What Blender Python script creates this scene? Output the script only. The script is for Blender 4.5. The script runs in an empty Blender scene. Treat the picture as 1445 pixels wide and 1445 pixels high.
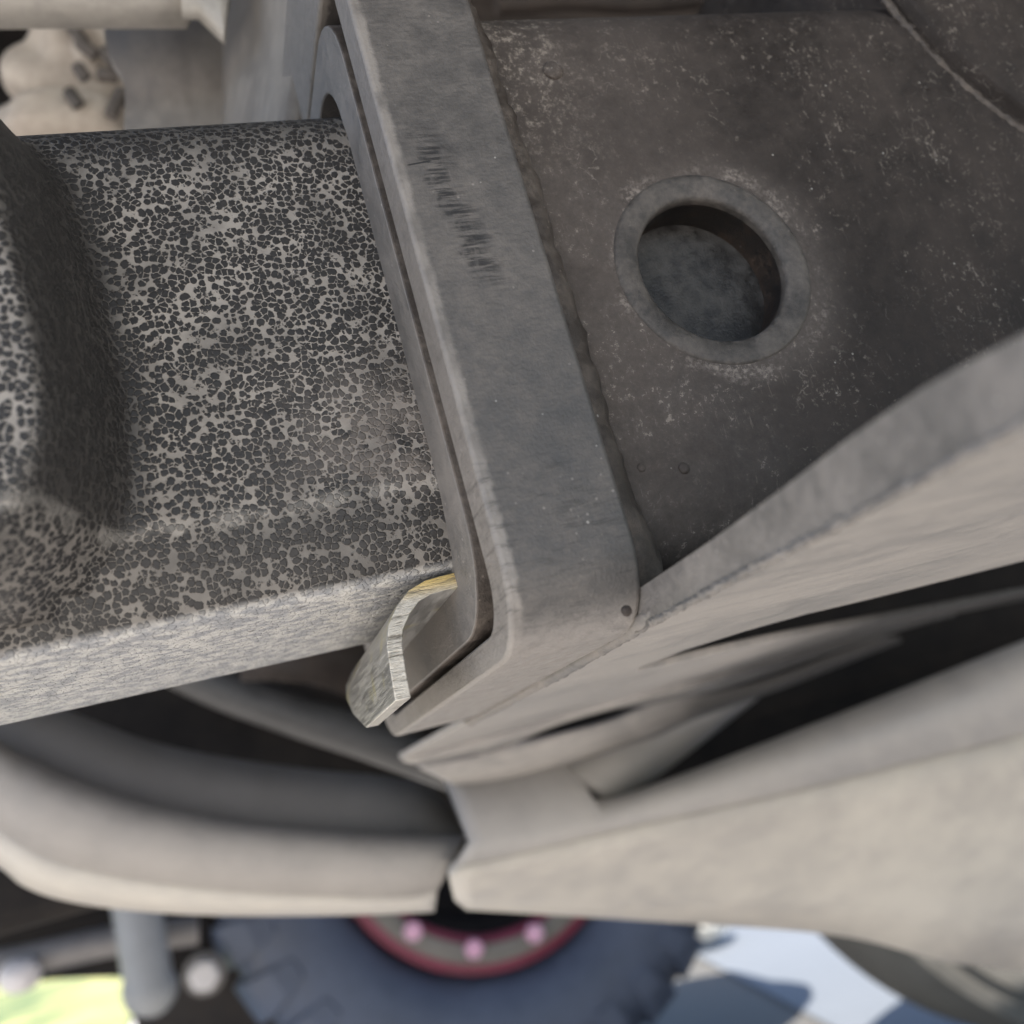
import bpy, bmesh, math, random
from mathutils import Vector, Matrix, noise as mnoise
random.seed(7)
R = math.radians
sc = bpy.context.scene
col = sc.collection
H = 0.46                                   # camera height over the ground in metres; the code below works in mm from the camera
# ------------------------------------------------------------------ camera
AX = Vector((0.9322335598, -0.1784800537, 0.3147784305))   # along the shank, seen in camera axes (right, down, forward)
AY = Vector((-0.2521214252, 0.3036266848, 0.9188283970))   # across the truck
AZ = Vector((-0.2595676730, -0.9359250540, 0.2380523398))  # up
F, CC = 1445.0, 722.5
cd = bpy.data.cameras.new('camera'); cam = bpy.data.objects.new('camera', cd); col.objects.link(cam)
cam.matrix_world = Matrix(((AX[0], -AX[1], -AX[2], 0), (AY[0], -AY[1], -AY[2], 0), (AZ[0], -AZ[1], -AZ[2], H), (0, 0, 0, 1)))
cd.sensor_width = 36; cd.lens = 36.0
cd.clip_start = 0.002; cd.clip_end = 2000
cd.dof.use_dof = True; cd.dof.focus_distance = 0.101; cd.dof.aperture_fstop = 26
sc.camera = cam
# ------------------------------------------------------------------ sky, sun, exposure
SUN_EL, SUN_AZ = R(62), R(215)             # azimuth clockwise from +Y: from behind the camera and the left
w = bpy.data.worlds.new("World"); sc.world = w; w.use_nodes = True
nt = w.node_tree; bg = nt.nodes['Background']
sky = nt.nodes.new('ShaderNodeTexSky'); sky.sky_type = 'NISHITA'; sky.sun_disc = False
sky.sun_elevation = SUN_EL; sky.sun_rotation = SUN_AZ
nt.links.new(sky.outputs[0], bg.inputs[0]); bg.inputs[1].default_value = 0.12
sl = bpy.data.lights.new('sun', 'SUN'); sl.energy = 4.5; sl.angle = R(0.5); sl.color = (1.0, 0.95, 0.87)
so = bpy.data.objects.new('sun', sl); col.objects.link(so)
sd = Vector((math.sin(SUN_AZ) * math.cos(SUN_EL), math.cos(SUN_AZ) * math.cos(SUN_EL), math.sin(SUN_EL)))
so.rotation_euler = sd.to_track_quat('Z', 'Y').to_euler(); so.location = (0, 0, 5)
sc.view_settings.view_transform = 'Standard'; sc.view_settings.look = 'None'
sc.view_settings.exposure = 1.65; sc.view_settings.gamma = 1
sc.cycles.max_bounces = 10; sc.cycles.diffuse_bounces = 6

# ------------------------------------------------------------------ helpers
def V(x, y, z): return Vector((x / 1000, y / 1000, z / 1000 + H))
def ray(px, py):
    d = Vector((px - CC, py - CC, F)); return Vector((AX.dot(d), AY.dot(d), AZ.dot(d)))
def P(px, py, ax, val):                    # the point (mm) of a real plane x|y|z = val seen at a spot of the photograph
    d = ray(px, py); return d * (val / d[ax])
LOC = {}
def setp(o, label=None, cat=None, group=None, kind=None):
    if label: o['label'] = label
    if cat: o['category'] = cat
    if group: o['group'] = group
    if kind: o['kind'] = kind
    return o
def thing(name, loc, label, cat, group=None):
    o = bpy.data.objects.new(name, None); col.objects.link(o); o.empty_display_size = .01
    o.location = V(*loc); LOC[o] = V(*loc)
    return setp(o, label, cat, group)
def link(name, me, mat, parent=None, smooth=None):
    if mat is not None: me.materials.append(mat)
    o = bpy.data.objects.new(name, me); col.objects.link(o)
    if parent is not None:
        o.parent = parent
        o.matrix_parent_inverse = Matrix.Translation(-LOC.get(parent, Vector()))
    LOC[o] = Vector()
    if smooth is not None:
        for p in me.polygons: p.use_smooth = True
        me.set_sharp_from_angle(angle=R(smooth))
    return o
def from_bm(name, bm, mat, parent=None, smooth=None):
    bmesh.ops.recalc_face_normals(bm, faces=bm.faces)
    me = bpy.data.meshes.new(name); bm.to_mesh(me); bm.free()
    return link(name, me, mat, parent, smooth)
def mesh(name, vs, fs, mat, parent=None, smooth=None, recalc=True):
    bm = bmesh.new(); b = [bm.verts.new(V(*v)) for v in vs]
    for f in fs: bm.faces.new([b[i] for i in f])
    if recalc: bmesh.ops.recalc_face_normals(bm, faces=bm.faces)
    me = bpy.data.meshes.new(name); bm.to_mesh(me); bm.free()
    return link(name, me, mat, parent, smooth)
def solid(o, t, off=-1):
    m = o.modifiers.new('thick', 'SOLIDIFY'); m.thickness = t / 1000; m.offset = off; return o
def bev(o, wd, seg=3, ang=30):
    m = o.modifiers.new('edge', 'BEVEL'); m.width = wd / 1000; m.segments = seg; m.limit_method = 'ANGLE'; m.angle_limit = R(ang); return o
def rrect(a0, a1, b0, b1, r, n=8):          # rounded rectangle, counter-clockwise
    rs = r if isinstance(r, (list, tuple)) else [r] * 4
    cs = [(a0, b0, 1, 1, 180), (a1, b0, -1, 1, 270), (a1, b1, -1, -1, 0), (a0, b1, 1, -1, 90)]
    out = []
    for (x, y, sx, sy, a), rr in zip(cs, rs):
        for k in range(n + 1):
            t = R(a + 90 * k / n); out.append((x + sx * rr + rr * math.cos(t), y + sy * rr + rr * math.sin(t)))
    return out
def tubex(name, outer, inner, x0, x1, mat, parent, smooth=35, nx=1):   # hollow (or solid) prism along X from a (Y, Z) outline
    vs, fs = [], []; n = len(outer)
    xs = [x0 + (x1 - x0) * i / nx for i in range(nx + 1)]
    for x in xs: vs += [(x, a, b) for a, b in outer]
    for i in range(nx):
        for k in range(n): fs.append((i * n + k, i * n + (k + 1) % n, (i + 1) * n + (k + 1) % n, (i + 1) * n + k))
    if inner is None:
        fs += [tuple(range(n))[::-1], tuple(range(nx * n, nx * n + n))]
    else:
        o2 = len(vs)
        for x in (xs[0], xs[-1]): vs += [(x, a, b) for a, b in inner]
        for k in range(n):
            k2 = (k + 1) % n
            fs += [(o2 + k, o2 + k2, o2 + n + k2, o2 + n + k), (k, k2, o2 + k2, o2 + k), (nx * n + k, nx * n + k2, o2 + n + k2, o2 + n + k)]
    return mesh(name, vs, fs, mat, parent, smooth)
def box(name, a, b, mat, parent=None, bw=0):
    (x0, y0, z0), (x1, y1, z1) = a, b
    vs = [(x, y, z) for x in (x0, x1) for y in (y0, y1) for z in (z0, z1)]
    o = mesh(name, vs, [(0, 1, 3, 2), (4, 6, 7, 5), (0, 4, 5, 1), (2, 3, 7, 6), (0, 2, 6, 4), (1, 5, 7, 3)], mat, parent)
    return bev(o, bw) if bw else o
def resample(pts, n):
    pts = [Vector(p) for p in pts]; L = [0]
    for a, b in zip(pts, pts[1:]): L.append(L[-1] + (b - a).length)
    def cr(t):
        s = t * L[-1]; i = 0
        while i < len(L) - 2 and L[i + 1] < s: i += 1
        u = (s - L[i]) / max(1e-9, L[i + 1] - L[i])
        p1, p2 = pts[i], pts[i + 1]; p0 = pts[i - 1] if i else p1 * 2 - p2; p3 = pts[i + 2] if i + 2 < len(pts) else p2 * 2 - p1
        return 0.5 * ((2 * p1) + (p2 - p0) * u + (2 * p0 - 5 * p1 + 4 * p2 - p3) * u * u + (3 * p1 - p0 - 3 * p2 + p3) * u ** 3)
    return [cr(i / (n - 1)) for i in range(n)]
def loft(name, curves, n, mat, parent=None, smooth=40, thick=0):
    cs = [resample(c, n) for c in curves]; vs = [p for c in cs for p in c]; fs = []
    for i in range(len(cs) - 1):
        for k in range(n - 1): fs.append((i * n + k, i * n + k + 1, (i + 1) * n + k + 1, (i + 1) * n + k))
    o = mesh(name, vs, fs, mat, parent, smooth)
    return solid(o, thick, 0) if thick else o
def tube(name, pts, rad, mat, parent=None, n=60, seg=14, rough=0, smooth=60):
    c = resample(pts, n); vs, fs = [], []
    for i, p in enumerate(c):
        t = (c[min(i + 1, n - 1)] - c[max(i - 1, 0)]).normalized()
        u = t.cross(Vector((0.13, 0.31, 0.94))); u.normalize(); v = t.cross(u)
        for k in range(seg):
            a = 2 * math.pi * k / seg
            q = p + (u * math.cos(a) + v * math.sin(a)) * rad
            if rough: q += (q - p) * (mnoise.noise(q * (1.1 / rad)) * rough + mnoise.noise(q * (3 / rad)) * rough * .5)
            vs.append(q)
    for i in range(n - 1):
        for k in range(seg): fs.append((i * seg + k, i * seg + (k + 1) % seg, (i + 1) * seg + (k + 1) % seg, (i + 1) * seg + k))
    fs += [tuple(range(seg)), tuple(range((n - 1) * seg, n * seg))]
    return mesh(name, vs, fs, mat, parent, smooth)
def blob(name, c, r, mat, parent=None, rough=.15, sub=3, fr=1.3):
    bm = bmesh.new(); bmesh.ops.create_icosphere(bm, subdivisions=sub, radius=1)
    r = r if isinstance(r, (tuple, list)) else (r, r, r)
    for v in bm.verts:
        k = 1 + rough * mnoise.noise(v.co * fr + Vector(c)) * 2
        v.co = V(c[0] + v.co.x * r[0] * k, c[1] + v.co.y * r[1] * k, c[2] + v.co.z * r[2] * k)
    return from_bm(name, bm, mat, parent, 180)
def cyl(name, c, axis, r, h, mat, parent=None, n=32, bw=0, r2=None):
    a = Vector(axis).normalized(); u = a.orthogonal().normalized(); v = a.cross(u); c = Vector(c); vs = []
    for s, rr in ((-.5, r), (.5, r if r2 is None else r2)):
        for k in range(n): t = 2 * math.pi * k / n; vs.append(c + a * (s * h) + (u * math.cos(t) + v * math.sin(t)) * rr)
    fs = [(k, (k + 1) % n, n + (k + 1) % n, n + k) for k in range(n)] + [tuple(range(n)), tuple(range(n, 2 * n))]
    o = mesh(name, vs, fs, mat, parent, 40)
    return bev(o, bw) if bw else o
def lathe(name, c, prof, mat, parent=None, n=96, closed=True):   # profile (radius, y offset) turned about the Y axis
    vs, fs = [], []; m = len(prof)
    for k in range(n):
        t = 2 * math.pi * k / n
        for r, y in prof: vs.append((c[0] + r * math.cos(t), c[1] + y, c[2] + r * math.sin(t)))
    for k in range(n):
        for j in range(m if closed else m - 1):
            fs.append((k * m + j, k * m + (j + 1) % m, ((k + 1) % n) * m + (j + 1) % m, ((k + 1) % n) * m + j))
    return mesh(name, vs, fs, mat, parent, 40)

# ------------------------------------------------------------------ materials
class NT:
    def __init__(s, name):
        s.m = bpy.data.materials.new(name); s.m.use_nodes = True; s.t = s.m.node_tree; s.b = s.t.nodes['Principled BSDF']
        s.co = s.t.nodes.new('ShaderNodeTexCoord').outputs['Object']
    def n(s, ty, **kw):
        nd = s.t.nodes.new(ty)
        for k, v in kw.items(): setattr(nd, k, v)
        return nd
    def put(s, sock, v):
        if isinstance(v, (int, float)): sock.default_value = v
        elif isinstance(v, (tuple, list)): sock.default_value = (*v, 1) if len(v) == 3 and sock.type == 'RGBA' else v
        else: s.t.links.new(v, sock)
    def math(s, op, a, b=0.0, c=0.0, clamp=False):
        nd = s.n('ShaderNodeMath', operation=op, use_clamp=clamp)
        s.put(nd.inputs[0], a); s.put(nd.inputs[1], b); s.put(nd.inputs[2], c); return nd.outputs[0]
    def mapr(s, v, a, b, c=0.0, d=1.0):
        nd = s.n('ShaderNodeMapRange', interpolation_type='SMOOTHSTEP'); s.put(nd.inputs[0], v)
        for i, q in enumerate((a, b, c, d)): s.put(nd.inputs[1 + i], q)
        return nd.outputs[0]
    def mix(s, f, a, b):
        nd = s.n('ShaderNodeMix', data_type='RGBA'); s.put(nd.inputs[0], f); s.put(nd.inputs[6], a); s.put(nd.inputs[7], b); return nd.outputs[2]
    def map(s, scale=(1, 1, 1), loc=(0, 0, 0), rot=(0, 0, 0), vec=None):
        nd = s.n('ShaderNodeMapping'); s.put(nd.inputs[0], vec or s.co)
        nd.inputs['Scale'].default_value = scale; nd.inputs['Location'].default_value = loc; nd.inputs['Rotation'].default_value = rot; return nd.outputs[0]
    def noise(s, sc, det=4, ro=.55, vec=None, dist=0):
        nd = s.n('ShaderNodeTexNoise'); s.put(nd.inputs['Vector'], vec or s.co)
        nd.inputs['Scale'].default_value = sc; nd.inputs['Detail'].default_value = det; nd.inputs['Roughness'].default_value = ro; nd.inputs['Distortion'].default_value = dist
        return nd.outputs[0]
    def vor(s, sc, vec=None, feat='F1', rnd=1):
        nd = s.n('ShaderNodeTexVoronoi', feature=feat); s.put(nd.inputs['Vector'], vec or s.co)
        nd.inputs['Scale'].default_value = sc; nd.inputs['Randomness'].default_value = rnd
        return nd.outputs[0]
    def warp(s, sc, amt, vec=None):
        nd = s.n('ShaderNodeTexNoise'); s.put(nd.inputs['Vector'], vec or s.co); nd.inputs['Scale'].default_value = sc; nd.inputs['Detail'].default_value = 2
        a = s.n('ShaderNodeVectorMath', operation='SUBTRACT'); s.put(a.inputs[0], nd.outputs[1]); a.inputs[1].default_value = (.5, .5, .5)
        b = s.n('ShaderNodeVectorMath', operation='SCALE'); s.put(b.inputs[0], a.outputs[0]); b.inputs[3].default_value = amt
        d = s.n('ShaderNodeVectorMath', operation='ADD'); s.put(d.inputs[0], vec or s.co); s.put(d.inputs[1], b.outputs[0]); return d.outputs[0]
    def xyz(s):
        nd = s.n('ShaderNodeSeparateXYZ'); s.put(nd.inputs[0], s.co); return nd.outputs
    def attr(s, name):
        return s.n('ShaderNodeAttribute', attribute_name=name).outputs['Fac']
    def band(s, v, a, b, c, d):             # 0 outside a..d, 1 inside b..c
        return s.math('MULTIPLY', s.mapr(v, a, b), s.mapr(v, c, d, 1, 0))
    def done(s, color, rough=.6, bump=None, bd=.0001, metal=0.0, spec=.5, strength=1.0):
        s.put(s.b.inputs['Base Color'], color); s.put(s.b.inputs['Roughness'], rough); s.put(s.b.inputs['Metallic'], metal)
        s.b.inputs['Specular IOR Level'].default_value = spec
        if bump is not None:
            nd = s.n('ShaderNodeBump'); s.put(nd.inputs['Height'], bump); nd.inputs['Distance'].default_value = bd; nd.inputs['Strength'].default_value = strength
            s.t.links.new(nd.outputs[0], s.b.inputs['Normal'])
        return s.m

def dusty(name, paint, dust, lo=.35, hi=.7, sc=60, speck=.5, streak=None, rough=.6, fine=.35, spec=.35, extra=None):
    s = NT(name)
    big = s.noise(sc, 5, .6); mid = s.noise(sc * 7, 5, .65); fin = s.noise(sc * 40, 3, .6)
    v = s.math('ADD', s.math('MULTIPLY', big, .6), s.math('MULTIPLY', mid, .4))
    d = s.mapr(v, lo, hi)
    if streak:
        st = s.noise(1, 4, .7, vec=s.map(scale=streak)); d = s.math('MULTIPLY', d, s.mapr(st, .3, .62, .45, 1.15), clamp=True)
    d = s.math('ADD', d, s.math('MULTIPLY', s.math('SUBTRACT', fin, .5), fine), clamp=True)
    c = s.mix(d, paint, dust)
    if speck:
        sp = s.vor(900); big2 = s.noise(140, 3)
        m = s.math('MULTIPLY', s.mapr(sp, .06, .16, 1, 0), s.mapr(big2, .5, .62))
        c = s.mix(s.math('MULTIPLY', m, speck), c, tuple(min(.75, q * 2.6) for q in dust))
        sp2 = s.vor(330, vec=s.map(loc=(.3, .7, .1)))
        c = s.mix(s.mapr(sp2, .035, .05, speck * .8, 0), c, (.62, .58, .52))
    if extra: c = extra(s, c)
    bmp = s.math('ADD', s.math('MULTIPLY', mid, .6), s.math('MULTIPLY', fin, .6))
    return s.done(c, s.mapr(d, 0, 1, rough - .15, rough + .15), bmp, .00014, spec=spec)

def mk_hammer():
    s = NT('hammertone_paint'); x, y, z = s.xyz()
    wv = s.warp(3200, .00030); wv = s.warp(1200, .00034, vec=wv)
    nn = s.noise(420, 3, .6)
    wv = s.warp(260, .0012, vec=wv)
    f1 = s.vor(1420, vec=wv, rnd=.82); e1 = s.vor(1420, vec=wv, feat='DISTANCE_TO_EDGE', rnd=.82)
    a1 = s.mapr(f1, s.mapr(nn, .3, .7, .40, .58), s.mapr(nn, .3, .7, .57, .76))
    a2 = s.math('MULTIPLY', s.mapr(e1, .03, .15, 1, 0), s.mapr(s.noise(1500, 2), .34, .56, .10, .85))
    net = s.math('MAXIMUM', a1, a2)
    net2 = s.math('ADD', net, s.math('MULTIPLY', s.math('SUBTRACT', s.noise(3000, 2), .5), .6), clamp=True)
    net2 = s.mapr(net2, .22, .80)
    shade_dim = s.attr('bare')                                     # dims the pale net: painted groove shade, plus chamfer and top
    netd = s.math('MULTIPLY', net2, s.math('SUBTRACT', 1, s.math('MULTIPLY', shade_dim, .88)))
    lump = s.mapr(s.noise(160, 4, .6), .3, .7, .55, 1.1)
    netd = s.math('MULTIPLY', netd, lump, clamp=True)
    c = s.mix(s.noise(900, 3), (.018, .0165, .0155), (.040, .0365, .034))
    c = s.mix(netd, c, s.mix(s.noise(70, 4), (.20, .18, .158), (.345, .31, .27)))
    zz = s.math('SUBTRACT', z, H)
    dz = s.math('MULTIPLY', s.band(zz, .026, .031, .034, .046), s.mapr(x, .004, .024))
    dz = s.math('MULTIPLY', dz, s.mapr(s.noise(300, 5, .7), .35, .6))
    c = s.mix(s.math('MULTIPLY', dz, .7), c, (.17, .145, .125))
    rl = s.math('MULTIPLY', s.band(s.math('ADD', zz, s.math('MULTIPLY', s.math('SUBTRACT', s.noise(500, 3), .5), .0015)), .0272, .0280, .0285, .0294), s.mapr(s.noise(250, 3), .42, .58))  # ridge highlight painted as a broken pale line
    c = s.mix(s.math('MULTIPLY', rl, .35), c, (.36, .33, .29))
    und = s.attr('underside')                                 # the flat underside: painted pale for the grazing sheen of bright ground
    dash = s.noise(1, 3, .6, vec=s.map(scale=(520, 760, 760)))
    cu = s.mix(s.mapr(dash, .40, .62), (.215, .216, .221), (.40, .385, .36))
    cu = s.mix(s.mapr(s.noise(900, 4, .7, vec=s.map(scale=(.5, 1, 1))), .62, .70), cu, (.10, .095, .09))
    c = s.mix(und, c, cu)
    h = s.math('SUBTRACT', 1.0, net)
    h = s.math('ADD', h, s.math('MULTIPLY', s.noise(2500, 2), .25))
    return s.done(c, s.mapr(netd, 0, 1, .45, .7), h, .00012, spec=.28)

SCR = [(.0553, .0268, .12, .00012, .0268, .0288)]
def mk_collar():
    def ex(s, c):
        x, y, z = s.xyz(); zz = s.math('SUBTRACT', z, H)
        st = s.noise(1, 5, .75, vec=s.map(scale=(180, 60, 2600)))
        # a scraped patch: dark dashes where something rubbed along the collar
        pz = s.band(zz, .0385, .045, .056, .064)
        edge = s.math('MULTIPLY', s.math('SUBTRACT', .064, zz), .16)
        xn = s.math('ADD', s.math('SUBTRACT', x, edge), s.math('MULTIPLY', s.math('SUBTRACT', s.noise(1, 4, .7, vec=s.map(scale=(20, 20, 700))), .5), .004))
        px_ = s.band(xn, .0260, .0270, .0280, .0306)
        m = s.math('MULTIPLY', s.math('MULTIPLY', s.math('MULTIPLY', pz, px_), s.mapr(st, .44, .58)), s.mapr(s.noise(1, 4, .7, vec=s.map(scale=(420, 60, 160))), .36, .54, .05, 1))
        c = s.mix(s.math('MULTIPLY', m, .9), c, (.016, .015, .015))
        for z0, x0, sl_, hw, x1, x2 in SCR:      # single gouges
            dl = s.math('ABSOLUTE', s.math('SUBTRACT', s.math('SUBTRACT', zz, z0), s.math('MULTIPLY', s.math('SUBTRACT', x, x0), sl_)))
            k = s.math('MULTIPLY', s.mapr(dl, hw * .5, hw, 1, 0), s.band(x, x1 - .0003, x1, x2, x2 + .0003))
            c = s.mix(s.math('MULTIPLY', k, .9), c, (.010, .010, .010))
        ew = s.math('MULTIPLY', s.band(s.math('ADD', x, s.math('MULTIPLY', s.math('SUBTRACT', s.noise(900, 3), .5), .0008)), .0250, .0254, .0260, .0266), s.mapr(s.noise(200, 3), .35, .6, .25, .8))
        c = s.mix(ew, c, (.24, .215, .19))
        dn = s.noise(700, 5, .7)
        und = s.math('MULTIPLY', s.mapr(zz, .0093, .0128, 1, 0), s.mapr(dn, .25, .6, .55, .95))     # paler, mottled bottom bar
        c = s.mix(und, c, (.235, .214, .193))
        frt = s.math('MULTIPLY', s.mapr(x, .0252, .0256, 1, 0), s.mapr(dn, .3, .6, .4, .85))
        c = s.mix(frt, c, (.19, .172, .155))
        pz2 = s.band(zz, .009, .013, .022, .030)
        st2 = s.noise(1, 5, .75, vec=s.map(scale=(260, 90, 1500)))
        c = s.mix(s.math('MULTIPLY', s.math('MULTIPLY', pz2, s.mapr(st2, .52, .66)), .6), c, (.04, .037, .034))
        return c
    return dusty('collar_paint', (.062, .0575, .054), (.124, .110, .098), .32, .68, 70, .45, (700, 200, 2600), rough=.55, extra=ex)

def mk_receiver():
    def ex(s, c):
        x, y, z = s.xyz(); zz = s.math('SUBTRACT', z, H)
        # dried mud specks and runs, thick near the collar and round the pin hole, sparse to the right
        v = s.n('ShaderNodeCombineXYZ'); s.put(v.inputs[0], s.math('SUBTRACT', x, .0589)); s.put(v.inputs[2], s.math('SUBTRACT', zz, .0442))
        ln = s.n('ShaderNodeVectorMath', operation='LENGTH'); s.t.links.new(v.outputs[0], ln.inputs[0]); r = ln.outputs['Value']
        near = s.math('MAXIMUM', s.math('MULTIPLY', s.mapr(x, .040, .074, 1, 0), s.mapr(zz, .050, .066, 1, .8)), s.mapr(r, .010, .018, .9, 0))
        n1 = s.noise(900, 7, .8); n2 = s.noise(1700, 5, .75); n3 = s.noise(110, 4, .6)
        side = s.mapr(zz, .0135, .018)  # film left off the underside, painting in the dark of the slot
        film = s.math('MULTIPLY', s.math('MULTIPLY', s.math('MULTIPLY', near, side), s.mapr(n3, .25, .65, .5, 1)), s.mapr(n1, .25, .65, .5, .95))
        c = s.mix(film, c, (.112, .094, .082))
        fl = s.math('MULTIPLY', s.mapr(n1, .53, .60), s.mapr(n2, .50, .58))
        c = s.mix(s.math('MULTIPLY', fl, s.math('MULTIPLY', s.mapr(n3, .46, .60, .12, .8), s.math('ADD', .5, s.math('MULTIPLY', near, .3)))), c, (.33, .28, .235))
        cor = s.math('MULTIPLY', s.mapr(x, .041, .054, 1, 0), s.mapr(zz, .054, .070))
        c = s.mix(s.math('MULTIPLY', cor, s.math('MULTIPLY', s.mapr(n1, .48, .60), s.mapr(n2, .42, .60))), c, (.28, .24, .20))
        strk = s.noise(1, 5, .75, vec=s.map(scale=(1500, 300, 260), rot=(0, .25, 0)))
        c = s.mix(s.math('MULTIPLY', s.mapr(strk, .60, .70), s.mapr(n3, .40, .60, 0, .35)), c, (.24, .20, .17))
        ringd = s.math('MULTIPLY', s.band(s.math('ADD', r, s.math('MULTIPLY', s.math('SUBTRACT', n1, .5), .006)), .0112, .0117, .0120, .0136), s.mapr(s.noise(130, 3), .48, .62, .03, .5))
        c = s.mix(s.math('MULTIPLY', ringd, s.mapr(n2, .42, .60)), c, (.34, .29, .25))
        fib = s.vor(150, vec=s.warp(420, .006), feat='DISTANCE_TO_EDGE')
        c = s.mix(s.math('MULTIPLY', s.mapr(fib, .008, .02, 1, 0), s.math('MULTIPLY', s.mapr(s.noise(90, 3), .56, .66, 0, .4), s.mapr(n2, .42, .6))), c, (.30, .26, .22))
        return c
    return dusty('receiver_paint', (.023, .0185, .016), (.055, .045, .039), .34, .70, 60, .5, None, rough=.75, spec=.2, extra=ex)

M = {}
M['hammer'] = mk_hammer()
M['collar'] = mk_collar()
M['receiver'] = mk_receiver()
M['ring'] = dusty('ring_face_dust', (.105, .099, .093), (.19, .172, .155), .3, .65, 90, .4)
def shade_fade(s, c):     # past the slot the plate fades to black: shade painted in
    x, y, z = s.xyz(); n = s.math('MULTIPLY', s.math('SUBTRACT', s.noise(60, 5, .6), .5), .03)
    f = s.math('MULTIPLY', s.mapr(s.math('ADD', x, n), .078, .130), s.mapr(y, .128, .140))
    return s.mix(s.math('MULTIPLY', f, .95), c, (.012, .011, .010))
M['plate'] = dusty('chain_plate_paint', (.165, .157, .150), (.285, .262, .236), .25, .6, 40, .25, (60, 900, 300), rough=.5, extra=shade_fade)
M['edge'] = dusty('plate_edge_dark', (.085, .079, .074), (.175, .158, .142), .32, .66, 110, .35, rough=.6)  # edge face painted darker to offset strong light from the left
M['weld'] = dusty('weld_bead', (.045, .036, .030), (.14, .115, .095), .38, .7, 180, .5, rough=.6)
M['bush'] = dusty('bushing_steel', (.044, .0395, .036), (.125, .108, .094), .36, .66, 200, .2, rough=.5)
M['bore'] = dusty('rusty_bore', (.018, .016, .015), (.075, .050, .036), .40, .75, 200, .2, rough=.6)
M['floor'] = dusty('bore_floor', (.016, .014, .013), (.060, .056, .052), .38, .62, 90, 0, rough=.5)
M['zinc'] = None
s = NT('cut_steel'); x, y, z = s.xyz()
gr = s.noise(1, 4, .7, vec=s.map(scale=(900, 120, 2600)))
c = s.mix(s.mapr(gr, .3, .7), (.20, .195, .185), (.42, .405, .38))
ye = s.math('MULTIPLY', s.mapr(s.noise(170, 2, vec=s.map(loc=(.0, .02, .01))), .55, .66), .5)
c = s.mix(ye, c, (.40, .36, .17))
M['zinc'] = s.done(c, s.mapr(gr, .3, .7, .30, .5), gr, .00012, metal=.55)
s = NT('sheared_edge'); gr = s.noise(1, 4, .8, vec=s.map(scale=(260, 60, 2300)))
gold = s.mapr(s.math('SUBTRACT', s.xyz()[2], H), .0175, .0195)
c = s.mix(s.mapr(gr, .30, .50), (.13, .115, .09), s.mix(gold, (.52, .485, .42), (.66, .48, .18)))
M['shear'] = s.done(c, .35, gr, .0003, metal=.5)
M['bumper'] = dusty('bumper_skin', (.23, .218, .21), (.31, .288, .265), .3, .65, 12, 0, None, rough=.5, fine=.1)
M['skirt'] = dusty('skirt_skin', (.29, .268, .242), (.40, .368, .32), .3, .65, 14, 0, None, rough=.55, fine=.1)
M['rimskin'] = dusty('lip_skin', (.20, .185, .17), (.275, .252, .228), .3, .65, 14, 0, None, rough=.55, fine=.1)
M['liner'] = dusty('liner_plastic', (.165, .152, .138), (.21, .194, .177), .3, .7, 15, 0, rough=.7)
M['black'] = dusty('chassis_black', (.010, .009, .009), (.030, .026, .023), .35, .75, 14, 0, rough=.85, spec=.08)
M['brown'] = dusty('underbody_brown', (.022, .016, .013), (.055, .042, .034), .35, .7, 30, .2, rough=.7)
M['greypaint'] = dusty('pale_plate', (.125, .112, .10), (.21, .188, .165), .3, .65, 45, .3, (200, 200, 40), rough=.6)
M['beam'] = dusty('beam_paint', (.27, .25, .225), (.38, .35, .31), .3, .6, 80, .3, rough=.6)
M['pipe'] = dusty('pipe_steel', (.045, .043, .041), (.09, .085, .08), .3, .7, 20, 0, rough=.5)
M['tan'] = dusty('tan_wrap', (.27, .225, .185), (.42, .365, .305), .3, .65, 50, 0, rough=.8)
M['mark'] = dusty('dark_mark', (.05, .043, .037), (.10, .085, .075), .3, .7, 80, 0, rough=.8)
M['rubber'] = dusty('tyre_rubber', (.034, .043, .068), (.070, .085, .125), .3, .7, 9, 0, rough=.55, spec=.5)  # blue of the sky light painted into the black rubber
M['dusty_rubber'] = dusty('dusty_rubber', (.085, .08, .072), (.15, .14, .125), .3, .7, 9, 0, rough=.75)
M['red'] = dusty('beadlock_red', (.12, .014, .034), (.17, .03, .055), .3, .7, 14, 0, rough=.45)
M['rim'] = dusty('rim_grey', (.10, .095, .085), (.17, .155, .14), .3, .7, 14, 0, rough=.5)
M['pinkbolt'] = dusty('bolt_pink', (.52, .25, .38), (.66, .42, .52), .3, .7, 20, 0, rough=.35)
M['shock'] = dusty('shock_grey', (.17, .175, .18), (.24, .245, .25), .3, .7, 10, 0, rough=.45)
M['rod'] = dusty('rod_steel', (.13, .12, .115), (.20, .185, .175), .3, .7, 10, 0, rough=.45)
M['pale'] = dusty('pale_zinc', (.45, .42, .42), (.55, .52, .51), .3, .7, 10, 0, rough=.4)
M['stone'] = dusty('white_stone', (.78, .74, .66), (.85, .82, .75), .3, .7, 8, 0, rough=.6)
def conc(name, a, b, d):
    s = NT(name); b1 = s.noise(1.6, 6, .6); b2 = s.noise(30, 5, .6)
    c = s.mix(b1, a, b); c = s.mix(s.math('MULTIPLY', b2, .3), c, d)
    return s.done(c, .85, b2, .002)
M['concrete'] = conc('dry_dirt', (.47, .444, .415), (.56, .53, .497), (.36, .335, .31))
M['slabs'] = conc('pale_blue_concrete', (.105, .118, .136), (.145, .158, .178), (.09, .102, .118))
M['asphalt'] = conc('worn_asphalt', (.075, .072, .066), (.11, .104, .095), (.06, .057, .052))
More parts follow.
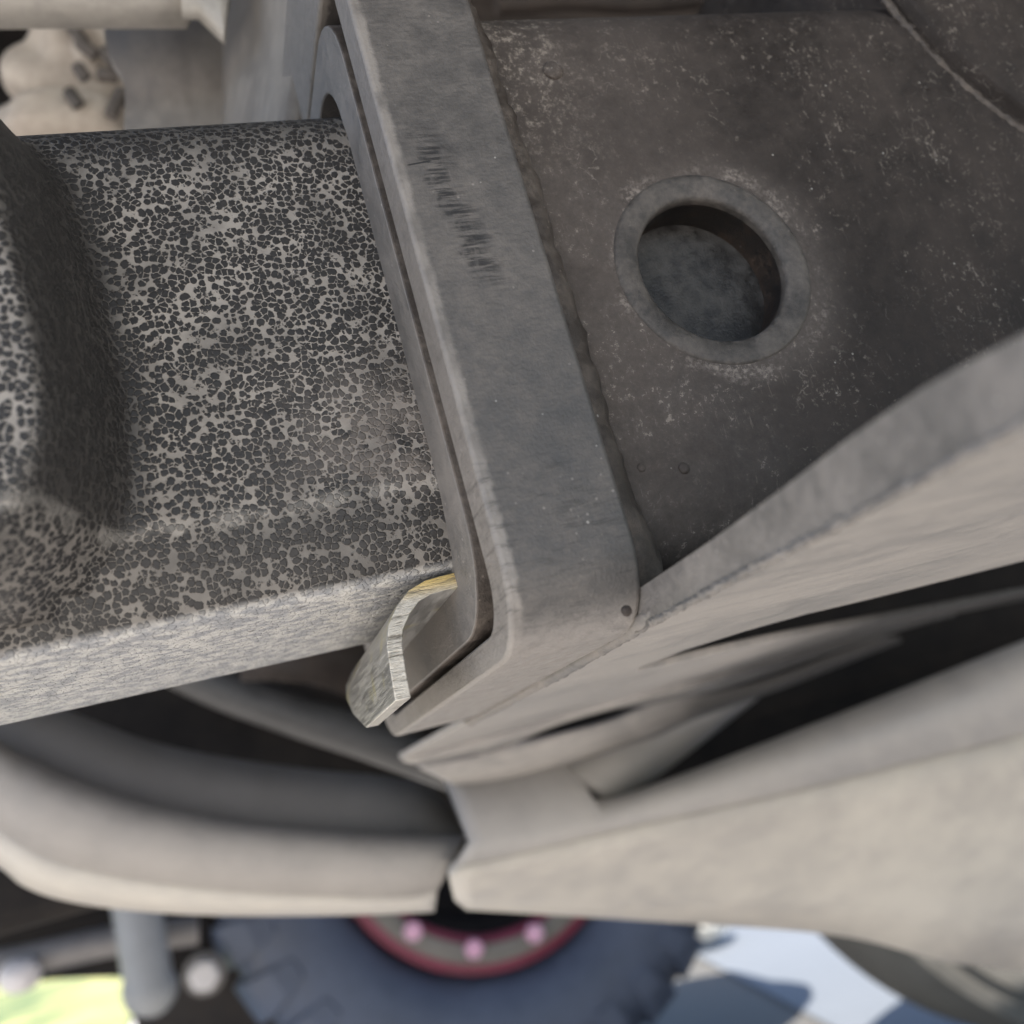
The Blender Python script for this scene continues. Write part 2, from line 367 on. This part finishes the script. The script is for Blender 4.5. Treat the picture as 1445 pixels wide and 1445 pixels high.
s = NT('lawn'); c = s.mix(s.mapr(s.noise(2.2, 4, .6), .35, .62), (.07, .11, .04), (.30, .29, .11)); M['grass'] = s.done(c, .8)

# ------------------------------------------------------------------ ground
def ground_sheet(name, x0, x1, y0, y1, z, mat, nx=1):
    return mesh(name, [(x0, y0, z), (x1, y0, z), (x1, y1, z), (x0, y1, z)], [(0, 1, 2, 3)], mat)
G = -H * 1000
g = ground_sheet('ground', -150000, 150000, -150000, 150000, G, M['concrete']); g['kind'] = 'structure'

asphalt = mesh('asphalt', [(430, 850, G + 4), (9000, 850, G + 4), (9000, 12000, G + 4), (430, 12000, G + 4)], [(0, 1, 2, 3)], M['asphalt']); asphalt['kind'] = 'structure'
pv = mesh('pavement', [(800, 900, G + 8), (6000, 900, G + 8), (6000, 3600, G + 8), (1300, 2500, G + 8), (860, 2150, G + 8), (740, 1400, G + 8)], [(0, 1, 2, 3, 4, 5)], M['slabs']); pv['kind'] = 'structure'
# ------------------------------------------------------------------ truck underbody (a black chassis rail and bed floor above and behind the hitch)
ch = thing('truck_underbody', (300, 700, 60), 'black underside of the truck in shadow above and behind the hitch', 'truck underbody')
box('bed_floor', (-200, -650, 300), (3200, 700, 340), M['black'], ch, 4)
box('shade_slab', (-1300, 905, 300), (420, 1900, 340), M['black'], ch, 4)  # unseen slab added to shade the wheel, shock and rods
box('chassis_rail', (-700, 352, -6), (3000, 400, 300), M['black'], ch, 6)
box('chassis_rail', (66, 354, -24), (3000, 397, 20), M['black'], ch, 2)  # box added to keep sunlit ground out of the slot
box('chassis_rail', (230, 357, -62), (3000, 393, 10), M['black'], ch, 4)  # deeper box, added for the same dark backing further right
box('crossmember', (45, 215, 98), (1200, 240, 320), M['brown'], ch, 4)
tube('brake_line', [P(700, 8, 1, 190), P(800, 2, 1, 190), P(900, 6, 1, 190), P(1030, -6, 1, 190)], 2.2, M['brown'], ch, n=30)

# ------------------------------------------------------------------ receiver hitch
rx = thing('receiver_hitch', (60, 118, 8), 'dusty black square receiver hitch with thick collar, round pin hole and chain plate below', 'hitch receiver')
YN = 86.0
outer = rrect(YN, 152, 13, 81.5, [10, 11, 11, 9], 8); inner = rrect(92.6, 146, 19, 77.6, 8, 8)
tub = tubex('receiver_tube', outer, inner, 28.6, 190, M['receiver'], None, 35)
HC = (58.5, 44.3)
def boolean(o, cutter, op='DIFFERENCE'):
    m = o.modifiers.new('b', 'BOOLEAN'); m.operation = op; m.object = cutter; m.solver = 'EXACT'
    dg = bpy.context.evaluated_depsgraph_get(); me = bpy.data.meshes.new_from_object(o.evaluated_get(dg))
    o.modifiers.clear(); o.data = me; bpy.data.objects.remove(cutter)
bpy.context.view_layer.update()
cut = cyl('cutter', (HC[0], 88, HC[1]), (0, 1, 0), 11.25, 14, None, None, 72)
boolean(tub, cut)
for p in tub.data.polygons: p.use_smooth = True
tub.data.set_sharp_from_angle(angle=R(35))
tub.parent = rx; tub.matrix_parent_inverse = Matrix.Translation(-LOC[rx])
# the bushing: a dished ring set in the wall, its bore running back to the shank
def ringprof(name, prof, mat, parent): return lathe(name, (HC[0], YN, HC[1]), prof, mat, parent, 96)
bu = ringprof('pin_hole_bushing', [(11.3, .05), (11.2, -.12), (10.9, -.24), (10.3, -.26), (9.5, -.14), (8.8, .02), (8.5, .25), (8.4, .6), (8.4, 1.2), (11.3, 1.2)], M['bush'], rx)
ringprof('pin_hole_bore', [(8.42, 1.15), (8.6, 1.8), (8.6, 6.0), (11.2, 6.0), (11.2, 1.21)], M['bore'], bu)
mo = tubex('tube_mouth', outer, inner, 25.0, 28.58, M['ring'], rx, 35); bev(mo, .2, 2, 50)
mo.data.materials.append(M['weld'])
for k in range(len(outer)): mo.data.polygons[k].material_index = 1      # its outer sides darkened to stand in for shade in the gap
# collar
cl = tubex('collar', rrect(80, 160, 9.2, 97, [7.5, 10, 14, 14], 8), rrect(84.6, 154, 12.1, 83.2, [5, 8, 8, 3.5], 8), 25.2, 37.6, M['collar'], rx, 35)
bev(cl, .45, 3, 50)
# weld down the collar's far side
def weld(name, pts, r, parent, n=120, rough=.32, mat='weld'): return tube(name, pts, r, M[mat], parent, n=n, seg=12, rough=rough)
weld('weld_bead', [(38.3, 88, 81), (37.9, 85.6, 72), (38.3, 85.0, 55), (38.3, 85.0, 35), (38.2, 85.1, 22), (39.4, 85.8, 15.5), (39.6, 88, 12)], 2.7, rx, rough=.16)
weld('weld_bead', [(39.9, 86.5, 24), (40.4, 86.2, 18), (40.0, 86.4, 13.5), (38.0, 86.0, 10.5)], 1.5, rx, n=60)
# chain plate: bottom sheet with a long chain slot; back edge bends down
ZP, ZT = 9.0, 10.4
def plate_outline():
    return [(37.9, 10), (300, 10), (300, 117), (83, 114), (72.7, 113), (65, 115.6), (59.5, 122), (57, 131.6), (59.5, 139), (66.5, 143.2), (77.5, 145.4), (88.6, 149.2),
            (138.5, 176), (194, 208), (360, 307), (360, 335), (194, 232), (150, 216), (116, 215), (100, 222), (83, 228.5), (37.9, 228.5)]
def slab(name, poly, z0, z1, mat, parent):
    bm = bmesh.new(); vs = [bm.verts.new(V(x, y, z0)) for x, y in poly]
    f = bm.faces.new(vs); ex = bmesh.ops.extrude_face_region(bm, geom=[f])
    for e in ex['geom']:
        if isinstance(e, bmesh.types.BMVert): e.co.z += (z1 - z0) / 1000
    bmesh.ops.triangulate(bm, faces=[q for q in bm.faces if len(q.verts) > 4])
    return from_bm(name, bm, mat, parent)
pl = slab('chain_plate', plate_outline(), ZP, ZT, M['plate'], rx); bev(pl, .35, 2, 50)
etop = [P(a, b, 0, 37.5) for a, b in ((878, 846), (900, 831), (1000, 764), (1100, 691), (1200, 615), (1300, 547), (1370, 508), (1445, 470), (1560, 415))]
tubex('plate_edge', [(90, 8.9), (90, 12.2)] + [(p[1], p[2]) for p in etop] + [(etop[-1][1], 8.9)], None, 37.63, 37.88, M['edge'], rx, 20)
weld('weld_bead', [(37.8, 16, 8.95), (37.75, 30, 9.0), (37.8, 50, 8.95), (37.7, 66, 9.05), (37.8, 82, 9.1)], .3, rx, n=260, rough=.9, mat='ring')
# ragged weld along the plate's rear edge
weld('weld_bead', [(40.2, 70, 11), (39.0, 78, 10.2), (38.1, 86, 9.6), (37.9, 110, 9.3), (37.9, 157, 9.2)], .85, rx, n=160, rough=.3, mat='ring')
# round cross tube with weld
CT = (138.5, 90.5)
ct = lathe('cross_tube', (CT[0], 0, CT[1]), [(43.6, 84.4), (44, 84.9), (44, 175), (0.01, 175), (0.01, 83.9), (33, 83.9), (33.6, 83.4), (36.5, 83.4), (37, 83.9)], M['receiver'], rx, 128)
arc = [(CT[0] + 45.2 * math.cos(R(a)), 85.9, CT[1] + 45.2 * math.sin(R(a))) for a in range(150, 251, 10)]
weld('weld_bead', [(p[0], 86.25, p[2]) for p in arc], .5, rx, n=160, rough=.6)
# rivet and weld spatter
def dome(name, px, py, r, mat='receiver', y=YN):
    c = P(px, py, 1, y); return blob(name, (c[0], c[1], c[2]), (r, r * .55, r), M[mat], rx, .05, 3)
dome('rivet', 780, 100, 1.15)
for px, py, r in ((905, 660, .45), (965, 661, .6), (1308, 123, .5), (884, 862, .5)): dome('weld_spatter', px, py, r, y=YN if py < 800 else 80)

# ------------------------------------------------------------------ ball mount
bmn = thing('ball_mount', (-10, 118, 19), 'ball mount shank in black hammertone paint pushed into the receiver from the left', 'ball mount')
Y0 = 91.9
prof = [(Y0 + .1, 28.6), (Y0, 31), (Y0, 66)]
prof += [(Y0 + 6 - 6 * math.cos(R(a)), 67 + 6 * math.sin(R(a))) for a in range(10, 91, 16)]
prof += [(136, 73), (142, 67), (142, 34), (138, 26), (133, 21.5), (129, 20.1), (110, 19.9), (96, 19.9), (94.6, 20.2), (93.9, 20.9), (93.4, 22.3), (92.9, 24), (92.4, 26)]
def foot(z):   # x where the raised boss meets the shank face
    tab = [(15, -22), (20, -17), (22.1, -14.7), (24.3, -8.2), (27.5, -4.3), (31.8, -2.2), (41.4, -1.1), (53.2, -1.4), (63.4, -2.6), (68, -5), (70.3, -8.4), (74, -16), (80, -30)]
    for (a, b), (c, d) in zip(tab, tab[1:]):
        if a <= z <= c: return b + (d - b) * (z - a) / (c - a)
    return -30
def front(z):  # x of the boss's front rim (on its nearer face)
    tab = [(10, -26), (18, -16), (20.3, -12.2), (23.3, -9.0), (28.4, -6.9), (34.8, -6.6), (42.7, -7.2), (51.7, -8.2), (60, -11), (66, -16), (80, -40)]
    for (a, b), (c, d) in zip(tab, tab[1:]):
        if a <= z <= c: return b + (d - b) * (z - a) / (c - a)
    return -40
bm = bmesh.new()
xs = [-75 + 1.0 * i for i in range(66)] + [-9 + .5 * i for i in range(22)] + [2 + 3 * i for i in range(9)] + [60, 120]
pr = []
def dens(a, b, n): return [(a[0] + (b[0] - a[0]) * i / n, a[1] + (b[1] - a[1]) * i / n) for i in range(n)]
for i in range(len(prof)):
    a, b = prof[i], prof[(i + 1) % len(prof)]
    L = math.hypot(a[0] - b[0], a[1] - b[1]); pr += dens(a, b, max(1, int(L / 1.2)) if (a[0] < 100 and b[0] < 100) else max(1, int(L / 8)))
lay = bm.verts.layers.float.new('bare'); lay2 = bm.verts.layers.float.new('underside')
def sst(a, b, v):
    t = min(1, max(0, (v - a) / (b - a))); return t * t * (3 - 2 * t)
rows = []
for xx in xs:
    row = []
    for (yy, zz) in pr:
        y2 = yy; bare = 0
        if yy < 98 and 20.5 < zz < 75:
            fo = foot(zz) ; fr = front(min(max(zz * .84, 10.1), 79)) * 92 / 80
            fo, fr = max(fo, fr + 3), min(fr, fo - 3)
            t = sst(0, 1, (fo - xx) / (fo - fr))
            fade = sst(20.6, 25, zz)
            y2 = yy - 14 * t * fade
            u = (fo - xx) / (fo - fr)
            bare = sst(-.35, .12, u) * (1 - sst(.86, 1.1, u)) * sst(25, 30, zz)  # side wall of the boss darkened to paint in its shade
            bare = max(bare, .8 * sst(63, 70, zz), .55 * (1 - sst(26.5, 28.5, zz)))
        v = bm.verts.new(V(xx, y2, zz)); v[lay] = bare; v[lay2] = 1.0 if (zz < 20.6 and yy > 94) else 0.0
        row.append(v)
    rows.append(row)
n = len(pr)
for i in range(len(rows) - 1):
    for k in range(n): bm.faces.new((rows[i][k], rows[i][(k + 1) % n], rows[i + 1][(k + 1) % n], rows[i + 1][k]))
bm.faces.new(rows[0]); bm.faces.new(rows[-1])
sh = from_bm('shank', bm, M['hammer'], bmn, 40)
cyl('bore_patch', (HC[0], Y0 - .25, HC[1]), (0, 1, 0), 12, .4, M['floor'], bmn, 48)

# ------------------------------------------------------------------ bent metal clip between shank and receiver
cp = thing('metal_clip', (18, 100, 7), 'bent strip of bare cut steel wedged under the shank at the mouth of the collar', 'metal clip')
path = [(34, 18.9), (24.7, 18.9), (22.2, 18.75), (20.6, 18.2), (19.3, 17.1), (18.2, 15.6), (17.7, 14.0), (17.45, 11.5), (17.3, 8.9)]
th, ya = 1.5, 94.6
ybs = [134, 134, 134, 134, 134, 133, 131, 126, 117]
nrm = []
for i in range(len(path)):
    a = path[max(0, i - 1)]; b = path[min(len(path) - 1, i + 1)]; d = Vector((b[0] - a[0], b[1] - a[1])).normalized(); nrm.append((d.y, -d.x))
vs, fs = [], []
for side in (0, 1):
    for (px_, pz_), (nx_, nz_), yb in zip(path, nrm, ybs):
        y = yb if side else ya
        vs += [(px_ - nx_ * -th / 2, y, pz_ - nz_ * -th / 2), (px_ + nx_ * -th / 2, y, pz_ + nz_ * -th / 2)]
m2 = len(path) * 2
edge_f = []
for i in range(len(path) - 1):
    a = i * 2
    fs += [(a, a + 2, m2 + a + 2, m2 + a), (a + 1, a + 3, m2 + a + 3, m2 + a + 1), (m2 + a, m2 + a + 1, m2 + a + 3, m2 + a + 2)]
    edge_f.append(len(fs)); fs.append((a, a + 1, a + 3, a + 2))
edge_f.append(len(fs)); fs.append((m2 - 2, m2 - 1, 2 * m2 - 1, 2 * m2 - 2)); fs.append((0, 1, m2 + 1, m2))
st = mesh('strip', vs, fs, M['zinc'], cp, 40); st.data.materials.append(M['shear'])
for i in edge_f: st.data.polygons[i].material_index = 1
bev(st, .12, 2, 50)

# ------------------------------------------------------------------ bumper beam below the hitch
bp = thing('rear_bumper', (110, 205, -20), 'dusty grey bumper beam running right below the receiver, with a long open slot', 'bumper')
def PZ(px, py, y): p = P(px, py, 1, y); return (p[0], p[1], p[2])
# ledge joining the chain plate to the beam
E1 = [(590, 1076), (660, 1062), (705, 1054), (780, 1021), (860, 998), (935, 987), (1060, 956), (1230, 893)]
E2 = [(590, 1080), (660, 1070), (705, 1056), (780, 1040), (860, 1019), (935, 990), (1070, 964), (1245, 898)]
E3 = [(640, 1104), (700, 1098), (785, 1078), (850, 1056), (920, 1034), (985, 1006), (1100, 966), (1270, 900)]
YE = [238, 238, 238, 238, 238, 236, 232, 228]
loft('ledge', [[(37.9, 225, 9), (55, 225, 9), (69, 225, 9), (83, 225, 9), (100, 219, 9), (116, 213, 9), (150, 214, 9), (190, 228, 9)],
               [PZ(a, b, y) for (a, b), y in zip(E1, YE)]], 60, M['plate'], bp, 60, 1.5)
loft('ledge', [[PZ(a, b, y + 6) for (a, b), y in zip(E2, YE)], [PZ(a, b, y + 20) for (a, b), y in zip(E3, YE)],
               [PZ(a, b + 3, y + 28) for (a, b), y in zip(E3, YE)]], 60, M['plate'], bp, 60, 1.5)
loft('beam_face', [[PZ(628, 1100, 259), PZ(720, 1092, 259), PZ(790, 1080, 259), PZ(820, 1108, 259), PZ(862, 1130, 259), PZ(1150, 1022, 259), PZ(1445, 905, 259), PZ(1800, 768, 259)],
                   [PZ(662, 1188, 257), PZ(740, 1176, 257), PZ(820, 1160, 257), PZ(850, 1152, 257), PZ(880, 1146, 257), PZ(1160, 1060, 257), PZ(1445, 960, 257), PZ(1800, 835, 257)],
                   [PZ(640, 1222, 257), PZ(700, 1210, 257), PZ(780, 1192, 257), PZ(830, 1180, 257), PZ(900, 1164, 257), PZ(1160, 1106, 257), PZ(1445, 1036, 257), PZ(1800, 950, 257)]], 70, M['bumper'], bp, 60, 3)
for px, py, r in ((1204, 1041, 1.1), (1405, 1018, .5), (980, 1120, .5)):
    c = P(px, py, 1, 256.2); blob('mud_fleck', c, (r, r * .4, r), M['stone'], bp, .2, 2)
loft('beam_underside', [[PZ(641, 1222.5, 257), PZ(900, 1164.5, 257), PZ(1160, 1106.5, 257), PZ(1445, 1036.5, 257), PZ(1800, 950, 257)],
                        [PZ(633, 1236, 260), PZ(900, 1192, 263), PZ(1160, 1145, 263), PZ(1445, 1090, 263), PZ(1800, 1030, 263)],
                        [PZ(640, 1262, 276), PZ(900, 1260, 289), PZ(1160, 1262, 296), PZ(1445, 1290, 304), PZ(1800, 1340, 307)],
                        [PZ(658, 1276, 289), PZ(900, 1292, 307), PZ(1180, 1314, 315), PZ(1330, 1352, 320), PZ(1445, 1366, 325), PZ(1800, 1420, 325)]], 50, M['skirt'], bp, 60, 3)
loft('slot_gusset', [[PZ(784, 1074, 264), PZ(860, 1048, 270), PZ(930, 1022, 278), PZ(1065, 978, 291)], [PZ(822, 1106, 264), PZ(880, 1086, 270), PZ(940, 1056, 281), PZ(1066, 981, 294)], [PZ(862, 1131, 264), PZ(900, 1110, 273), PZ(950, 1078, 283), PZ(1067, 984, 297)]], 20, M['bumper'], bp, 60, 1.5)
# ------------------------------------------------------------------ curved bumper skirt on the left
sk = thing('bumper_skirt', (0, 225, -10), 'curved dusty bumper skirt sweeping left below the shank, its lip bright underneath', 'bumper skirt')
loft('inner_liner', [[PZ(-120, 880, 294), PZ(20, 962, 294), PZ(95, 1004, 294), PZ(200, 1045, 294), PZ(300, 1068, 294), PZ(420, 1086, 294), PZ(540, 1098, 294), PZ(600, 1112, 294), PZ(640, 1145, 294), PZ(664, 1186, 294)],
                     [PZ(-140, 960, 285), PZ(0, 1060, 285), PZ(80, 1100, 285), PZ(190, 1143, 285), PZ(320, 1170, 285), PZ(430, 1182, 285), PZ(540, 1188, 285), PZ(600, 1191, 285), PZ(640, 1192, 285), PZ(668, 1192, 285)]], 60, M['liner'], sk, 60, 2)
loft('lip', [[PZ(-140, 945, 269), PZ(0, 1052, 269), PZ(50, 1080, 269), PZ(120, 1110, 269), PZ(200, 1136, 269), PZ(330, 1163, 269), PZ(500, 1179, 269), PZ(664, 1184, 269)],
             [PZ(-140, 985, 266), PZ(0, 1090, 266), PZ(60, 1124, 266), PZ(130, 1152, 266), PZ(230, 1178, 266), PZ(360, 1198, 266), PZ(520, 1210, 266), PZ(640, 1214, 266)],
             [PZ(-140, 1070, 270), PZ(0, 1166, 270), PZ(60, 1204, 270), PZ(130, 1226, 270), PZ(250, 1246, 270), PZ(400, 1258, 270), PZ(560, 1262, 270), PZ(616, 1252, 270)]], 60, M['rimskin'], sk, 60, 3)
loft('lip_underside', [[PZ(-140, 1070, 270.5), PZ(0, 1166, 270.5), PZ(60, 1204, 270.5), PZ(130, 1226, 270.5), PZ(250, 1246, 270.5), PZ(400, 1258, 270.5), PZ(560, 1262, 270.5), PZ(616, 1252, 270.5)],
             [PZ(-140, 1120, 289), PZ(0, 1213, 289), PZ(40, 1244, 289), PZ(100, 1264, 289), PZ(200, 1278, 289), PZ(330, 1284, 289), PZ(500, 1283, 289), PZ(612, 1279, 289)]], 60, M['skirt'], sk, 60, 3)
# ------------------------------------------------------------------ pipe behind the skirt
ex = thing('exhaust_pipe', (20, 280, 10), 'soft grey pipe crossing the black gap between shank and skirt', 'pipe')
tube('pipe_run', [PZ(180, 905, 320), PZ(300, 965, 320), PZ(420, 1010, 320), PZ(540, 1050, 320), PZ(700, 1110, 320)], 6.5, M['pipe'], ex, n=40, seg=24)
hb = thing('hose_bracket', (30, 300, 40), 'small dark brown bracket with a pale bolt under the end of the shank', 'bracket')
loft('bracket_plate', [[PZ(340, 900, 300), PZ(470, 890, 300), PZ(560, 900, 335)], [PZ(340, 960, 300), PZ(440, 965, 300), PZ(560, 1010, 335)]], 8, M['brown'], hb, 60, 3)
c = P(400, 948, 1, 330); blob('bolt', c, 3.2, M['pipe'], hb, .05)

# ------------------------------------------------------------------ top left
mp = thing('mounting_plate', (0, 150, 90), 'pale grey steel plate standing behind the shank beside the collar', 'steel plate')
loft('plate_sheet', [[PZ(150, -120, 158), PZ(150, 60, 158), PZ(178, 130, 158), PZ(172, 260, 158)],
                     [PZ(320, -120, 156), PZ(322, 60, 156), PZ(322, 130, 156), PZ(318, 260, 156)],
                     [PZ(370, -120, 140), PZ(380, 60, 138), PZ(370, 130, 138), PZ(360, 260, 138)],
                     [PZ(452, -120, 112), PZ(442, 40, 112), PZ(425, 130, 112), PZ(410, 260, 112)]], 30, M['greypaint'], mp, 60, 3)
tb = thing('top_beam', (-20, 140, 110), 'pale dusty square beam end across the top left corner', 'beam')
loft('beam_side', [[PZ(-200, -120, 138), PZ(0, -120, 138), PZ(330, -120, 138)], [PZ(-200, 20, 138), PZ(0, 14, 138), PZ(262, 15, 138)], ], 10, M['beam'], tb, 60, 8)
loft('gusset', [[PZ(258, -40, 136.5), PZ(330, -40, 136.5)], [PZ(256, 13, 136.5), PZ(322, 8, 136.5)], [PZ(280, 15, 136.5), PZ(321, 14, 136.5)], [PZ(312, 46, 136.5), PZ(317, 50, 136.5)]], 4, M['beam'], tb, 60, 4)
bd = thing('wrapped_bundle', (-40, 250, 120), 'blurred beige wrapped lump with dark marks above the shank at far left', 'bundle')
c = P(95, 105, 1, 245); blob('wrap', c, (15, 12, 15), M['tan'], bd, .22, 4, 1.2)
c = P(80, 178, 1, 238); blob('wrap', c, (17, 10, 8), M['tan'], bd, .12, 4)
c = P(140, 70, 1, 238); blob('wrap', c, (7, 7, 10), M['tan'], bd, .3, 4)
for a, b in (((92, 25), (118, 60)), ((112, 60), (135, 78)), ((110, 95), (122, 112)), ((98, 130), (112, 150)), ((146, 72), (163, 90)), ((140, 104), (165, 108)), ((155, 165), (172, 130))):
    tube('strap', [PZ(a[0], a[1], 228), PZ((a[0] + b[0]) / 2, (a[1] + b[1]) / 2, 227.5), PZ(b[0], b[1], 228)], 1.7, M['mark'], bd, n=8, seg=8)
# ------------------------------------------------------------------ top right, above the receiver
tp = thing('frame_tube', (90, 150, 115), 'grey tube end showing above the top edge of the receiver', 'tube')
cyl('tube_body', P(1140, -35, 1, 165), (1, -.3, .25), 9.5, 26, M['pipe'], tp, 40, 1)

# ------------------------------------------------------------------ far side: wheel, axle, rods
WC = (325, 1550, -35); WR = 375
wh = thing('off_road_wheel', (WC[0], WC[1], G), 'out of focus black off road wheel with a red ring of pink bolts', 'wheel')
ty = lathe('tyre', WC, [(.60 * WR, -95), (.57 * WR, -108), (.60 * WR, -128), (.70 * WR, -150), (.84 * WR, -150), (.92 * WR, -138), (.96 * WR, -118), (.965 * WR, 118), (.92 * WR, 138), (.84 * WR, 150), (.70 * WR, 150), (.57 * WR, 120), (.55 * WR, 90), (.55 * WR, -80)], M['rubber'], wh, 128)
NL = 30
def lug(k):
    t = 2 * math.pi * k / NL
    me_vs = []
    for (r, y, wd) in ((.985, -60, 26), (1.0, -110, 28), (.96, -142, 26), (.88, -154, 20), (.80, -153, 13)):
        for s_ in (-1, 1):
            for dr in (0, -26):
                rr = r * WR + dr * (1 if y > -140 else .2); a = t + s_ * wd / (r * WR)
                me_vs.append((WC[0] + rr * math.cos(a), WC[1] + y + (0 if dr == 0 else (14 if y <= -140 else 0)), WC[2] + rr * math.sin(a)))
    f = []
    for i in range(4):
        b = i * 4
        f += [(b, b + 2, b + 6, b + 4), (b + 1, b + 5, b + 7, b + 3), (b, b + 4, b + 5, b + 1), (b + 2, b + 3, b + 7, b + 6)]
    f += [(0, 1, 3, 2), (16, 18, 19, 17)]
    o = mesh('tread_lug', me_vs, f, M['rubber'], ty); return bev(o, 3, 2)
for k in range(NL): lug(k)
lathe('beadlock_ring', WC, [(.425 * WR, -118), (.43 * WR, -126), (.47 * WR, -132), (.52 * WR, -131), (.555 * WR, -126), (.56 * WR, -110), (.425 * WR, -105)], M['red'], wh, 96)
lathe('ring_inlay', WC, [(.455 * WR, -133.2), (.465 * WR, -134), (.515 * WR, -133.4), (.52 * WR, -132), (.52 * WR, -125), (.455 * WR, -125)], M['rim'], wh, 96)
lathe('rim', WC, [(.43 * WR, -118), (.40 * WR, -105), (.36 * WR, -60), (.16 * WR, -40), (.14 * WR, -70), (.01, -72), (.01, 60), (.43 * WR, 90)], M['black'], wh, 64)
for k in range(13):
    t = R(-107.5) + 2 * math.pi * k / 13
    cyl('bolt', (WC[0] + .468 * WR * math.cos(t), WC[1] - 137, WC[2] + .468 * WR * math.sin(t)), (0, 1, 0), 13, 14, M['pinkbolt'], wh, 6, 3)
ax = thing('axle_beam', (-560, 1500, -200), 'dark blurred axle housing at lower left behind the skirt', 'axle')
tube('housing', [P(-260, 1290, 1, 1500), P(-60, 1300, 1, 1500), P(120, 1290, 1, 1500), P(300, 1290, 1, 1500)], 75, M['black'], ax, n=30, seg=24)
loft('guard_plate', [[PZ(140, 1270, 1800), PZ(250, 1270, 1800), PZ(380, 1270, 1800)], [PZ(215, 1520, 1800), PZ(300, 1540, 1800), PZ(500, 1540, 1800)]], 8, M['brown'], ax, 60, 20)
rd = thing('steering_rod', (-500, 1300, -150), 'blurred pale steel rod crossing the lower left corner', 'rod')
tube('rod_bar', [P(-80, 1375, 1, 1300), P(20, 1358, 1, 1300), P(150, 1330, 1, 1300), P(280, 1312, 1, 1300)], 16, M['rod'], rd, n=20, seg=20)
blob('rod_end', P(28, 1376, 1, 1270), (22, 18, 18), M['pale'], rd, .06)
shk = thing('shock_absorber', (-350, 1250, -250), 'blurred pale grey shock absorber hanging at lower left in front of the wheel', 'shock absorber')
a, b = P(188, 1250, 1, 1230), P(211, 1395, 1, 1230)
tube('damper_body', [a, a.lerp(b, .5), b], 25, M['shock'], shk, n=12, seg=28)
blob('lower_eye', b, (28, 24, 28), M['shock'], shk, .03)
nb = thing('axle_nut', (-270, 1400, -250), 'blurred pale round nut head between the shock absorber and the tyre', 'nut')
c = P(288, 1376, 1, 1400); cyl('nut_head', c, (0, 1, 0), 19, 22, M['pale'], nb, 6, 4); cyl('washer', c + Vector((0, 14, 0)), (0, 1, 0), 25, 5, M['rod'], nb, 24, 1)
# second, dusty tyre at lower right
TC = Vector((950, 1075, -66)); TR = 394
t2 = thing('dusty_tyre', (TC[0], TC[1], G), 'blurred dusty brown grey tyre edge at lower right under the bumper', 'tyre')
lathe('tread', TC, [(TR * .6, -60), (TR * .8, -80), (TR * .9, -78), (TR * .905, -70), (TR * .93, -70), (TR * .935, -76), (TR * .97, -72), (TR, -50), (TR, 60), (TR * .9, 85), (TR * .6, 60)], M['dusty_rubber'], t2, 96)
# pale stone
c = P(986, 1302, 2, G); k = 1800 / c[1]
sn = thing('white_stone', P(986, 1302, 1, 1800), 'small brilliant white block in the sun at the lower edge of the bumper', 'stone')
blob('block', P(988, 1300, 1, 2150), (64, 50, 40), M['stone'], sn, .12)
# grass verge in the sun, far lower left
gv = ground_sheet('grass', -60000, -420, 2100, 60000, G + 12, M['grass']); gv['kind'] = 'stuff'
